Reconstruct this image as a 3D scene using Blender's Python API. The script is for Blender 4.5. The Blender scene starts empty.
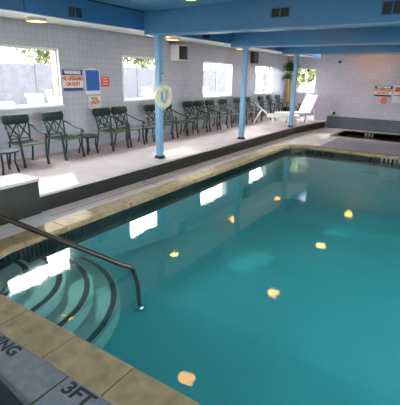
import bpy, bmesh, math, random
from mathutils import Vector, Matrix
random.seed(7)
sc = bpy.context.scene
col = sc.collection
PI = math.pi

# ------------------------------------------------------------------ materials
def lin(h):
    h = h.lstrip('#')
    o = []
    for i in (0, 2, 4):
        v = int(h[i:i+2], 16) / 255
        o.append(v / 12.92 if v <= .04045 else ((v + .055) / 1.055) ** 2.4)
    return (*o, 1)

def newmat(name):
    m = bpy.data.materials.new(name); m.use_nodes = True
    nt = m.node_tree
    for n in list(nt.nodes): nt.nodes.remove(n)
    out = nt.nodes.new('ShaderNodeOutputMaterial')
    return m, nt, out

def pbr(name, c, rough=.5, metal=0, vary=.12, scale=6., bump=0., spec=.5, c2=None):
    """principled with a soft noise variation of the colour"""
    m, nt, out = newmat(name)
    b = nt.nodes.new('ShaderNodeBsdfPrincipled')
    b.inputs['Roughness'].default_value = rough
    b.inputs['Metallic'].default_value = metal
    b.inputs['Specular IOR Level'].default_value = spec
    c = lin(c)
    tc = nt.nodes.new('ShaderNodeTexCoord')
    no = nt.nodes.new('ShaderNodeTexNoise'); no.inputs['Scale'].default_value = scale
    no.inputs['Detail'].default_value = 5
    nt.links.new(tc.outputs['Object'], no.inputs['Vector'])
    ra = nt.nodes.new('ShaderNodeValToRGB')
    a = tuple(max(0, v * (1 - vary)) for v in c[:3]) + (1,)
    d = tuple(min(1, v * (1 + vary)) for v in c[:3]) + (1,) if c2 is None else lin(c2)
    ra.color_ramp.elements[0].position = .3; ra.color_ramp.elements[1].position = .7
    ra.color_ramp.elements[0].color = a; ra.color_ramp.elements[1].color = d
    nt.links.new(no.outputs['Fac'], ra.inputs['Fac'])
    nt.links.new(ra.outputs['Color'], b.inputs['Base Color'])
    if bump:
        bp = nt.nodes.new('ShaderNodeBump'); bp.inputs['Strength'].default_value = bump
        bp.inputs['Distance'].default_value = .01
        nt.links.new(no.outputs['Fac'], bp.inputs['Height'])
        nt.links.new(bp.outputs['Normal'], b.inputs['Normal'])
    nt.links.new(b.outputs[0], out.inputs[0])
    return m

def tile(name, axes, c1, c2, grout, w, h, rough=.4, mortar=.006, vary_scale=.7, stain=.15, offset=0., spec=.5):
    """tiles laid in the plane given by two object-space axes"""
    m, nt, out = newmat(name)
    b = nt.nodes.new('ShaderNodeBsdfPrincipled'); b.inputs['Roughness'].default_value = rough
    b.inputs['Specular IOR Level'].default_value = spec
    tc = nt.nodes.new('ShaderNodeTexCoord'); sp = nt.nodes.new('ShaderNodeSeparateXYZ')
    nt.links.new(tc.outputs['Object'], sp.inputs[0])
    cb = nt.nodes.new('ShaderNodeCombineXYZ')
    if axes[0] == 'S':
        ad = nt.nodes.new('ShaderNodeMath'); ad.operation = 'ADD'
        nt.links.new(sp.outputs['X'], ad.inputs[0]); nt.links.new(sp.outputs['Y'], ad.inputs[1])
        nt.links.new(ad.outputs[0], cb.inputs[0])
    else:
        nt.links.new(sp.outputs[axes[0]], cb.inputs[0])
    nt.links.new(sp.outputs[axes[1]], cb.inputs[1])
    br = nt.nodes.new('ShaderNodeTexBrick')
    br.offset = offset; br.squash = 1
    br.inputs['Scale'].default_value = 1
    br.inputs['Brick Width'].default_value = w; br.inputs['Row Height'].default_value = h
    br.inputs['Mortar Size'].default_value = mortar
    br.inputs['Mortar Smooth'].default_value = .3
    br.inputs['Color1'].default_value = lin(c1); br.inputs['Color2'].default_value = lin(c2)
    br.inputs['Mortar'].default_value = lin(grout)
    nt.links.new(cb.outputs[0], br.inputs['Vector'])
    no = nt.nodes.new('ShaderNodeTexNoise'); no.inputs['Scale'].default_value = vary_scale
    no.inputs['Detail'].default_value = 6
    nt.links.new(tc.outputs['Object'], no.inputs['Vector'])
    mr = nt.nodes.new('ShaderNodeMapRange'); mr.inputs[1].default_value = .3; mr.inputs[2].default_value = .7
    mr.inputs[3].default_value = 1 - stain; mr.inputs[4].default_value = 1 + stain * .4
    nt.links.new(no.outputs['Fac'], mr.inputs[0])
    mx = nt.nodes.new('ShaderNodeMix'); mx.data_type = 'RGBA'; mx.blend_type = 'MULTIPLY'
    mx.inputs[0].default_value = 1
    nt.links.new(br.outputs['Color'], mx.inputs[6]); nt.links.new(mr.outputs[0], mx.inputs[7])
    nt.links.new(mx.outputs[2], b.inputs['Base Color'])
    bp = nt.nodes.new('ShaderNodeBump'); bp.inputs['Strength'].default_value = .25; bp.inputs['Distance'].default_value = .004
    bp.invert = True
    nt.links.new(br.outputs['Fac'], bp.inputs['Height']); nt.links.new(bp.outputs['Normal'], b.inputs['Normal'])
    nt.links.new(b.outputs[0], out.inputs[0])
    return m

def emit(name, c, s):
    m, nt, out = newmat(name)
    e = nt.nodes.new('ShaderNodeEmission'); e.inputs[0].default_value = lin(c); e.inputs[1].default_value = s
    nt.links.new(e.outputs[0], out.inputs[0]); return m

def fres(nt, ior):
    f = nt.nodes.new('ShaderNodeFresnel')
    ge = nt.nodes.new('ShaderNodeNewGeometry')
    mr = nt.nodes.new('ShaderNodeMapRange')
    mr.inputs[3].default_value = ior; mr.inputs[4].default_value = 1 / ior
    nt.links.new(ge.outputs['Backfacing'], mr.inputs[0]); nt.links.new(mr.outputs[0], f.inputs[0])
    return f

def glass_mat(name):
    m, nt, out = newmat(name)
    t = nt.nodes.new('ShaderNodeBsdfTransparent'); t.inputs[0].default_value = (.93, .96, .95, 1)
    g = nt.nodes.new('ShaderNodeBsdfGlossy'); g.inputs['Roughness'].default_value = .02
    f = fres(nt, 1.3)
    mx = nt.nodes.new('ShaderNodeMixShader')
    nt.links.new(f.outputs[0], mx.inputs[0]); nt.links.new(t.outputs[0], mx.inputs[1]); nt.links.new(g.outputs[0], mx.inputs[2])
    nt.links.new(mx.outputs[0], out.inputs[0]); return m

def water_mat(name, tint, cloud, cloudiness, bump=.035, vol=None):
    m, nt, out = newmat(name)
    tc = nt.nodes.new('ShaderNodeTexCoord')
    n1 = nt.nodes.new('ShaderNodeTexNoise'); n1.inputs['Scale'].default_value = 9; n1.inputs['Detail'].default_value = 3
    n2 = nt.nodes.new('ShaderNodeTexNoise'); n2.inputs['Scale'].default_value = 2.2; n2.inputs['Detail'].default_value = 2
    nt.links.new(tc.outputs['Object'], n1.inputs['Vector']); nt.links.new(tc.outputs['Object'], n2.inputs['Vector'])
    ad = nt.nodes.new('ShaderNodeMath'); ad.operation = 'MULTIPLY_ADD'; ad.inputs[1].default_value = .35
    nt.links.new(n1.outputs['Fac'], ad.inputs[0]); nt.links.new(n2.outputs['Fac'], ad.inputs[2])
    bp = nt.nodes.new('ShaderNodeBump'); bp.inputs['Strength'].default_value = bump; bp.inputs['Distance'].default_value = .05
    nt.links.new(ad.outputs[0], bp.inputs['Height'])
    t = nt.nodes.new('ShaderNodeBsdfTransparent'); t.inputs[0].default_value = tint
    d = nt.nodes.new('ShaderNodeBsdfDiffuse'); d.inputs[0].default_value = cloud
    m1 = nt.nodes.new('ShaderNodeMixShader'); m1.inputs[0].default_value = cloudiness
    nt.links.new(t.outputs[0], m1.inputs[1]); nt.links.new(d.outputs[0], m1.inputs[2])
    g = nt.nodes.new('ShaderNodeBsdfGlossy'); g.inputs['Roughness'].default_value = .03
    nt.links.new(bp.outputs['Normal'], g.inputs['Normal'])
    f = fres(nt, 1.36)
    nt.links.new(bp.outputs['Normal'], f.inputs['Normal'])
    mx = nt.nodes.new('ShaderNodeMixShader')
    nt.links.new(f.outputs[0], mx.inputs[0]); nt.links.new(m1.outputs[0], mx.inputs[1]); nt.links.new(g.outputs[0], mx.inputs[2])
    if vol:
        vs = nt.nodes.new('ShaderNodeVolumeScatter'); vs.inputs['Color'].default_value = vol[0]; vs.inputs['Density'].default_value = vol[1]
        va = nt.nodes.new('ShaderNodeVolumeAbsorption'); va.inputs['Color'].default_value = vol[2]; va.inputs['Density'].default_value = vol[3]
        va2 = nt.nodes.new('ShaderNodeAddShader'); nt.links.new(vs.outputs[0], va2.inputs[0]); nt.links.new(va.outputs[0], va2.inputs[1])
        nt.links.new(va2.outputs[0], out.inputs['Volume'])
    nt.links.new(mx.outputs[0], out.inputs[0]); return m

M = {}
M['walltile'] = tile('grey_wall_tile', 'YZ', '#bab9c3', '#b3b2bd', '#a8a7b2', .105, .105, .35)
M['fartile'] = tile('lavender_wall_tile', 'XZ', '#c8bfcb', '#bfb7c4', '#b5adbb', .105, .105, .3)
M['wainscot'] = tile('slate_wainscot', 'XZ', '#626873', '#5c626e', '#525863', .3, .2, .5)
M['plaster'] = pbr('white_plaster', '#d8d4d6', .7, vary=.05)
M['white'] = pbr('white_paint', '#e2dfdc', .45, vary=.04)
M['soffit'] = pbr('soffit_white', '#f0eef0', .6, vary=.05)
M['blue'] = pbr('blue_beam_paint', '#437eab', .45, vary=.07, scale=2)
M['blueceil'] = pbr('blue_ceiling_paint', '#5c98c0', .5, vary=.06, scale=1.5)
M['bluedeep'] = pbr('deep_blue_fascia_paint', '#2a6ca2', .5, vary=.06, scale=2)
M['post'] = pbr('light_blue_post_paint', '#78a2c4', .4, vary=.05, scale=5)
M['seam'] = pbr('dark_seam', '#17344c', .7)
M['deckup'] = pbr('pinkish_concrete', '#c8babd', .75, vary=.1, scale=2.2, bump=.08)
M['decklow'] = pbr('pale_concrete', '#e2dad8', .7, vary=.12, scale=3, bump=.08)
M['decknear'] = pbr('blue_grey_concrete', '#7c8188', .8, vary=.16, scale=16, bump=.15)
M['coping'] = pbr('tan_coping_stone', '#a08a68', .75, vary=.26, scale=9, bump=.25)
M['grout'] = pbr('dark_grout', '#4c463c', .9)
M['riser'] = tile('dark_green_riser_tile', 'SZ', '#21231d', '#1c1f1b', '#151714', .1, .1, .35, stain=.3)
M['band'] = tile('dark_waterline_tile', 'SZ', '#141d1f', '#192527', '#2c3a3a', .05, .3, .25, mortar=.005)
M['poolwall'] = pbr('teal_plaster_wall', '#35949a', .8, vary=.06, scale=2)
M['poolfloor'] = pbr('teal_plaster_floor', '#4dabb0', .9, vary=.06, scale=1.2, spec=.05)
M['step'] = pbr('pale_step_plaster', '#83aca8', .9, vary=.07, scale=5, spec=.05)
M['nosing'] = tile('dark_mosaic_nosing', 'XY', '#05090c', '#0a1218', '#66767a', .028, .028, .95, mortar=.003, spec=0.)
M['water'] = water_mat('pool_water', (.92, .98, .98, 1), (.10, .42, .45, 1), .0, vol=((.30, .87, .88, 1), .16, (.10, .84, .87, 1), .36))
M['spawater'] = water_mat('spa_water', (.25, .5, .48, 1), (.08, .22, .22, 1), .3)
M['chrome'] = pbr('steel_tube', '#544e46', .32, metal=1, vary=.05)
M['markgrey'] = pbr('pale_marker_tile', '#98a3a0', .4)
M['steel'] = pbr('bright_steel', '#d8d6d2', .2, metal=1, vary=.03)
M['green'] = pbr('dark_green_metal', '#1c332c', .6, vary=.15, scale=10)
M['greenpad'] = pbr('dark_green_vinyl', '#152b26', .65, vary=.2, scale=14)
M['greenrim'] = pbr('sage_green_rim', '#4f6a4c', .4, vary=.15)
M['black'] = pbr('black_plastic', '#16181a', .4)
M['darkgrille'] = pbr('dark_grille', '#23282a', .6)
M['lounge'] = pbr('white_resin', '#e6e3e0', .4, vary=.03)
M['glass'] = glass_mat('window_glass')
M['lamp'] = emit('warm_lamp_lens', '#ffae3c', 32)
M['lamp2'] = emit('warm_soffit_lens', '#ffc060', 34)
M['brick'] = tile('brick_reveal', 'YZ', '#b06a50', '#9c5a45', '#c8b8a8', .2, .07, .8)
M['signblue'] = pbr('sign_navy', '#1f3f7d', .5, vary=.04)
M['signorange'] = pbr('sign_orange', '#cc5f12', .5, vary=.04)
M['signwhite'] = pbr('sign_white', '#e4dfd8', .5, vary=.03)
M['signblack'] = pbr('sign_black', '#15171c', .5)
M['posterblue'] = pbr('poster_blue', '#2a62b4', .45, vary=.05)
M['noticered'] = pbr('notice_red', '#e0553c', .55, vary=.06)
M['orangedisc'] = pbr('disc_orange', '#f07030', .5, vary=.05)
M['ring'] = pbr('ring_offwhite', '#d9d2bd', .55, vary=.06)
M['rope'] = pbr('white_rope', '#e8e2d4', .8)
M['paint'] = pbr('black_deck_paint', '#2a2e34', .8, vary=.3, scale=30)
M['stem'] = pbr('yellow_cane', '#b08a2c', .7, vary=.25, scale=12)
M['leaf'] = pbr('green_leaf', '#33602a', .5, vary=.35, scale=8)
M['leafdark'] = pbr('dark_leaf', '#23441f', .5, vary=.35, scale=8)
M['pot'] = pbr('dark_pot', '#3a342c', .6)
M['grass'] = pbr('dry_grass', '#454c2c', .9, vary=.3, scale=3)
M['path'] = pbr('concrete_path', '#a3a09b', .9, vary=.1)
M['fence'] = pbr('weathered_fence', '#423e44', .85, vary=.2, scale=3)
M['treeleaf'] = pbr('outdoor_leaf', '#7f8058', .7, vary=.4, scale=2)
M['bark'] = pbr('bark', '#6a5a4c', .9, vary=.3)
M['canopy'] = pbr('blue_canopy', '#5a7cc0', .7)
M['bluebox'] = pbr('dull_blue_panel', '#66749a', .7)
M['mat'] = pbr('dark_rubber', '#1f2b33', .3, vary=.15, scale=20)
M['clear'] = glass_mat('clear_plastic')

# ------------------------------------------------------------------ mesh helpers
class MB:
    def __init__(s): s.bm = bmesh.new(); s.mi = 0
    def _f(s, vs, smooth=False):
        try:
            f = s.bm.faces.new(vs); f.material_index = s.mi; f.smooth = smooth; return f
        except ValueError: return None
    def box(s, x0, x1, y0, y1, z0, z1):
        v = [s.bm.verts.new(p) for p in ((x0,y0,z0),(x1,y0,z0),(x1,y1,z0),(x0,y1,z0),(x0,y0,z1),(x1,y0,z1),(x1,y1,z1),(x0,y1,z1))]
        for q in ((0,3,2,1),(4,5,6,7),(0,1,5,4),(1,2,6,5),(2,3,7,6),(3,0,4,7)): s._f([v[i] for i in q])
        return s
    def hexa(s, pts):
        v = [s.bm.verts.new(p) for p in pts]
        for q in ((0,3,2,1),(4,5,6,7),(0,1,5,4),(1,2,6,5),(2,3,7,6),(3,0,4,7)): s._f([v[i] for i in q])
        return s
    def tube(s, pts, r, n=8, closed=False, caps=True, flat=1.):
        pts = [Vector(p) for p in pts]; N = len(pts)
        rs = r if isinstance(r, (list, tuple)) else [r] * N
        rings = []; up = None
        for i, p in enumerate(pts):
            if closed: t = pts[(i+1) % N] - pts[i-1]
            else: t = pts[min(i+1, N-1)] - pts[max(i-1, 0)]
            t.normalize()
            if up is None:
                a = Vector((0,0,1)) if abs(t.z) < .9 else Vector((1,0,0))
                up = (a - t * a.dot(t)).normalized()
            else:
                up = (up - t * up.dot(t)).normalized()
            sd = t.cross(up)
            rings.append([s.bm.verts.new(p + up * rs[i] * math.cos(2*PI*k/n) + sd * rs[i] * flat * math.sin(2*PI*k/n)) for k in range(n)])
        for i in range(N if closed else N - 1):
            a, b = rings[i], rings[(i+1) % N]
            for k in range(n): s._f([a[k], a[(k+1) % n], b[(k+1) % n], b[k]], True)
        if caps and not closed:
            s._f(rings[0][::-1]); s._f(rings[-1])
        return s
    def lathe(s, prof, n=20, cx=0, cy=0, capb=True, capt=True, smooth=True):
        rings = [[s.bm.verts.new((cx + r*math.cos(2*PI*k/n), cy + r*math.sin(2*PI*k/n), z)) for k in range(n)] for r, z in prof]
        for a, b in zip(rings, rings[1:]):
            for k in range(n): s._f([a[k], a[(k+1) % n], b[(k+1) % n], b[k]], smooth)
        if capb: s._f(rings[0][::-1])
        if capt: s._f(rings[-1])
        return s
    def prism(s, poly, z0, z1):
        lo = [s.bm.verts.new((x, y, z0)) for x, y in poly]; hi = [s.bm.verts.new((x, y, z1)) for x, y in poly]
        n = len(poly)
        s._f(lo[::-1]); s._f(hi)
        for i in range(n): s._f([lo[i], lo[(i+1) % n], hi[(i+1) % n], hi[i]])
        return s
    def build(s, name, mats, parent=None, bevel=0, loc=None):
        bmesh.ops.recalc_face_normals(s.bm, faces=s.bm.faces)
        if name == 'spa_water':
            for f_ in s.bm.faces:
                f_.normal_update()
                if f_.normal.z < 0: f_.normal_flip()
        me = bpy.data.meshes.new(name); s.bm.to_mesh(me); s.bm.free()
        for m in (mats if isinstance(mats, (list, tuple)) else [mats]): me.materials.append(m)
        o = bpy.data.objects.new(name, me); col.objects.link(o)
        if parent: o.parent = parent
        if loc: o.location = loc
        if bevel:
            b = o.modifiers.new('bevel', 'BEVEL'); b.width = bevel; b.segments = 2; b.limit_method = 'ANGLE'
        return o

def struct(o): o['kind'] = 'structure'; return o
def tag(o, label, cat, group=None, kind=None):
    o['label'] = label; o['category'] = cat
    if group: o['group'] = group
    if kind: o['kind'] = kind
    return o
def empty(name, loc=(0,0,0), rz=0):
    o = bpy.data.objects.new(name, None); col.objects.link(o); o.location = loc; o.rotation_euler = (0,0,rz)
    o.empty_display_size = .1
    return o
def kids(o): return [c for c in bpy.data.objects if c.parent == o]
def dup(o, parent=None):
    c = o.copy(); col.objects.link(c)
    if parent: c.parent = parent
    for ch in kids(o): dup(ch, c)
    return c
def text(name, body, size, mat, parent, mtx, sx=1., extrude=.001, align='CENTER', bold=0.):
    cu = bpy.data.curves.new(name, 'FONT'); cu.body = body; cu.size = size; cu.align_x = align; cu.align_y = 'CENTER'
    cu.extrude = extrude; cu.offset = bold; cu.space_line = .85
    t = bpy.data.objects.new(name + '_tmp', cu); col.objects.link(t)
    bpy.context.view_layer.update()
    dg = bpy.context.evaluated_depsgraph_get()
    me = bpy.data.meshes.new_from_object(t.evaluated_get(dg))
    bpy.data.objects.remove(t)
    me.transform(Matrix.Diagonal((sx, 1, 1, 1))); me.transform(mtx)
    me.materials.clear(); me.materials.append(mat)
    o = bpy.data.objects.new(name, me); col.objects.link(o)
    if parent: o.parent = parent
    return o

# ------------------------------------------------------------------ dimensions (metres; z = 0 is the pool deck)
WX = -6.0; UP = .22; ZW = -.12; YF = 13.4; YA = 15.2; CEIL = 2.55; RX = 3.4; YB = -3.2

# ------------------------------------------------------------------ setting: walls
wins = [(3.12, 4.58, 1.06, 1.985), (6.14, 7.40, 1.07, 1.95), (9.20, 10.80, 1.03, 1.95), (12.42, 13.85, 1.03, 1.94)]
wl = MB(); T = .10
ys = YB - .24
for (a, b, z0, z1) in wins:
    wl.box(WX-T, WX, ys, a, -.1, 2.9)
    wl.box(WX-T, WX, a, b, -.1, z0); wl.box(WX-T, WX, a, b, z1, 2.9); ys = b
wl.box(WX-T, WX, ys, YA + .2, -.1, 2.9)
struct(wl.build('wall_left', M['walltile']))
def window(n, a, b, z0, z1, bars, brick=True):
    """frame set in the reveal of the left wall"""
    f = MB(); w = .025
    x0, x1 = WX - .08, WX - .04
    f.box(x0, x1, a, a + w, z0, z1); f.box(x0, x1, b - w, b, z0, z1)
    f.box(x0, x1, a + w, b - w, z0, z0 + w); f.box(x0, x1, a + w, b - w, z1 - w, z1)
    o = struct(f.build('window_%d' % n, M['white']))
    s = MB(); s.box(WX - .04, WX + .025, a - .03, b + .03, z0 - .03, z0 + .004); s.build('window_sill', M['white'], o)
    c = MB(); k = .014
    c.box(WX, WX + .012, a - k, a, z0, z1 + k); c.box(WX, WX + .012, b, b + k, z0, z1 + k); c.box(WX, WX + .012, a, b, z1, z1 + k)
    c.build('window_casing', M['white'], o)
    for y in bars:
        m = MB(); m.box(x0 + .01, x1 - .01, y - .015, y + .015, z0 + w, z1 - w); m.build('mullion', M['white'], o)
    if brick:
        r = MB(); r.box(WX - T - .10, WX - T - .001, b - .004, b + .3, z0 - .4, z1 + .2); r.build('brick_reveal', M['brick'], o)
    g = MB(); g.box(WX - .063, WX - .057, a + w, b - w, z0 + w, z1 - w); g.build('pane', M['glass'], o)
    return o
window(1, *wins[0], [], True)
window(2, *wins[1], [6.22], False)
window(3, *wins[2], [], True)
window(4, *wins[3], [13.1], False)

# far wall of the alcove with window_5, then the nearer tiled wall
a5, b5 = -5.62, -4.82
wf = MB()
wf.box(WX - .24, a5, YA, YA + .2, -.1, 2.9); wf.box(b5, -4.0, YA, YA + .2, -.1, 2.9)
wf.box(a5, b5, YA, YA + .2, -.1, 1.02); wf.box(a5, b5, YA, YA + .2, 1.94, 2.9)
struct(wf.build('wall_alcove', M['fartile']))
f = MB(); w = .035
f.box(a5, a5 + w, YA + .06, YA + .11, 1.02, 1.94); f.box(b5 - w, b5, YA + .06, YA + .11, 1.02, 1.94)
f.box(a5 + w, b5 - w, YA + .06, YA + .11, 1.02, 1.02 + w); f.box(a5 + w, b5 - w, YA + .06, YA + .11, 1.94 - w, 1.94)
w5 = struct(f.build('window_5', M['white']))
s = MB(); s.box(a5 - .03, b5 + .03, YA - .03, YA + .06, .99, 1.02); s.build('window_sill', M['white'], w5)
m_ = MB(); m_.box(-5.26, -5.23, YA + .065, YA + .105, 1.02 + w, 1.94 - w); m_.build('mullion', M['white'], w5)
g = MB(); g.box(a5 + w, b5 - w, YA + .082, YA + .088, 1.02 + w, 1.94 - w); g.build('pane', M['glass'], w5)
wr = MB(); wr.box(-4.15, RX + .2, YF, YF + .2, -.1, 2.9); wr.box(-4.15, -3.95, YF + .2, YA, -.1, 2.9)
struct(wr.build('wall_far', M['fartile']))
b = MB(); b.box(-3.72, RX, YF - .02, YF, -.02, .39); struct(b.build('baseboard_far', M['wainscot']))
# wall on the pool's other side: its unseen windows are added to light the room; then the wall behind the photographer
wr = MB(); ys = YB
ro = [(.3, 2.2), (2.8, 5.7), (6.2, 8.0)]
for (a, b_) in ro:
    wr.box(RX, RX + .2, ys, a, -.1, 2.9); wr.box(RX, RX + .2, a, b_, -.1, .9); wr.box(RX, RX + .2, a, b_, 2.15, 2.9); ys = b_
wr.box(RX, RX + .2, ys, YF, -.1, 2.9)
struct(wr.build('wall_right', M['plaster']))
for i, (a, b_) in enumerate(ro):
    f = MB()
    f.box(RX + .05, RX + .1, a, a + .05, .9, 2.15); f.box(RX + .05, RX + .1, b_ - .05, b_, .9, 2.15)
    f.box(RX + .05, RX + .1, a + .05, b_ - .05, .9, .95); f.box(RX + .05, RX + .1, a + .05, b_ - .05, 2.1, 2.15)
    o = struct(f.build('window_%d' % (6 + i), M['white']))
    g = MB(); g.box(RX + .072, RX + .078, a + .05, b_ - .05, .95, 2.1); g.build('pane', M['glass'], o)
wb = MB(); bx0, bx1, bz0, bz1 = -3.2, 2.6, 1.45, 2.2  # unseen high window, added and shaped to light the beam fronts
wb.box(WX - .24, bx0, YB - .1, YB, -.1, 2.9); wb.box(bx1, RX + .2, YB - .1, YB, -.1, 2.9)
wb.box(bx0, bx1, YB - .1, YB, -.1, bz0); wb.box(bx0, bx1, YB - .1, YB, bz1, 2.9)
struct(wb.build('wall_back', M['plaster']))
f = MB()
f.box(bx0, bx0 + .05, YB - .08, YB - .03, bz0, bz1); f.box(bx1 - .05, bx1, YB - .08, YB - .03, bz0, bz1)
f.box(bx0 + .05, bx1 - .05, YB - .08, YB - .03, bz0, bz0 + .05); f.box(bx0 + .05, bx1 - .05, YB - .08, YB - .03, bz1 - .05, bz1)
for x in (-1.3, .7): f.box(x - .02, x + .02, YB - .08, YB - .03, bz0 + .05, bz1 - .05)
o = struct(f.build('window_10', M['white']))
g = MB(); g.box(bx0 + .05, bx1 - .05, YB - .058, YB - .052, bz0 + .05, bz1 - .05); g.build('pane', M['glass'], o)

# ------------------------------------------------------------------ ceiling, soffit, fascia, beams
c = MB(); c.box(-4.52, RX + .2, YB - .2, YF + .2, CEIL, CEIL + .12); struct(c.build('ceiling', M['blueceil']))
c = MB()   # sloping white soffit over the chairs
c.hexa([(WX, YB, 2.385), (-4.50, YB, 2.275), (-4.50, YA, 2.275), (WX, YA, 2.385), (WX, YB, 2.43), (-4.50, YB, 2.32), (-4.50, YA, 2.32), (WX, YA, 2.43)])
struct(c.build('ceiling_soffit', M['soffit']))
c = MB(); c.box(-4.52, -4.46, YB, YA, 2.27, CEIL); fas = struct(c.build('trim_1', M['bluedeep']))
c = MB(); c.box(-4.462, -4.44, YB, YF, CEIL - .018, CEIL); c.build('dark_cap_strip', M['seam'], fas)
for y in (3.0, 5.5, 6.05, 8.6, 9.3, 11.6):
    c = MB(); c.box(-4.461, -4.455, y - .006, y + .006, 2.275, CEIL - .018); c.build('panel_seam', M['seam'], fas)
PY = (5.17, 8.0, 10.95)
for i, y in enumerate(PY):
    c = MB(); c.box(-4.46, RX, y - .08, y + .08, 2.215, CEIL)
    bm_ = struct(c.build('ceiling_beam' , M['blue']))
    c = MB(); c.box(-4.44, RX, y - .10, y + .10, 2.195, 2.215); c.build('beam_bottom_trim', M['post'], bm_)
# top closing roof over the aisle
c = MB(); c.box(WX - .24, -4.46, YB - .2, YA + .2, 2.72, 2.8); c.box(-4.52, -4.46, YB, YA + .2, CEIL, 2.72); struct(c.build('ceiling_aisle', M['plaster']))

# ------------------------------------------------------------------ decks
pool = []      # pool outline, counter-clockwise, with rounded corners
def arc(cx, cy, r, a0, a1, n=10):
    return [(cx + r*math.cos(math.radians(a0 + (a1-a0)*k/n)), cy + r*math.sin(math.radians(a0 + (a1-a0)*k/n))) for k in range(n+1)]
PX0, PX1, PY0, PY1 = -3.38, 1.9, 1.30, 9.22
pool += arc(PX0 + .62, PY0 + .62, .62, 180, 270, 12)
pool += arc(PX1 - .5, PY0 + .5, .5, 270, 360)
pool += arc(PX1 - .5, PY1 - .5, .5, 0, 90)
pool += arc(PX0 + .5, PY1 - .5, .5, 90, 180)
# subdivide long straights so coping stones can follow
def resample(poly, step):
    out = []
    n = len(poly)
    for i in range(n):
        a = Vector(poly[i]); b = Vector(poly[(i+1) % n]); L = (b-a).length
        k = max(1, round(L/step)) if L > step else 1
        for j in range(k): out.append(tuple(a + (b-a)*j/k))
    return out
def offset(poly, d):
    n = len(poly); out = []
    for i in range(n):
        p = Vector(poly[i]); a = (p - Vector(poly[i-1])); b = (Vector(poly[(i+1) % n]) - p)
        a.normalize(); b.normalize(); t = (a + b).normalized()
        out.append((p.x + t.y * d, p.y - t.x * d))
    return out
CW = .235
outer = offset(pool, CW)
SPA = [(-2.95, 11.55), (.6, 11.4), (.6, 13.0), (-2.95, 13.0)]
def holed(name, loops, z, mat, skirt=.12):
    bm = bmesh.new(); edges = []; allv = []
    for lp in loops:
        vs = [bm.verts.new((x, y, z)) for x, y in lp]; allv.append(vs)
        for i in range(len(vs)): edges.append(bm.edges.new((vs[i], vs[(i+1) % len(vs)])))
    bmesh.ops.triangle_fill(bm, use_beauty=True, edges=edges)
    for f_ in bm.faces:
        f_.normal_update()
        if f_.normal.z < 0: f_.normal_flip()
    if skirt:
        for vs in allv:
            lo = [bm.verts.new((v.co.x, v.co.y, z - skirt)) for v in vs]
            for i in range(len(vs)):
                j = (i+1) % len(vs); bm.faces.new((vs[i], vs[j], lo[j], lo[i]))
    me = bpy.data.meshes.new(name); bm.to_mesh(me); bm.free(); me.materials.append(mat)
    o = bpy.data.objects.new(name, me); col.objects.link(o); return o
# the deck in front of the pool is one slab, the deck round the rest another
yn = PY0 - CW
struct(holed('floor', [[(-4.0, yn), (RX, yn), (RX, YF), (-4.0, YF)], [p for p in outer if p[1] > yn + .004] , SPA], 0, M['decklow']) if False else
       holed('floor', [[(-4.02, .9), (RX, .9), (RX, YF), (-4.02, YF)], outer, SPA], 0, M['decklow']))
c = MB(); c.box(-4.02, RX, YB, .9, -.12, 0); c.box(-3.1, RX, .9, PY0 - CW - .001, -.118, .0015); struct(c.build('floor_near', M['decknear']))
# joints in the near slab
c = MB()
for x in (-3.05, -1.55, -.05, 1.45): c.box(x - .006, x + .006, YB, PY0 - CW - .004, -.01, .0024)
struct(c.build('trim_2', M['grout']))
c = MB()   # expansion joints of the lower deck
for x in (-3.80,): c.box(x - .005, x + .005, 2.6, 13.0, -.01, .0012)
for y in (4.4, 7.25, 10.1): c.box(-3.99, -3.63, y - .005, y + .005, -.01, .0012)
struct(c.build('trim_3', M['grout']))

M['lilac'] = tile('lilac_floor_tile', 'XY', '#aea9b7', '#a29dae', '#928d9f', .1, .1, .6, stain=.2)  # lilac tile; its darker tone also stands in for light falling off
c = MB(); c.box(-2.75, RX, PY1 + CW + .002, 11.25, -.11, .002); struct(c.build('floor_far', M['lilac']))
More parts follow.
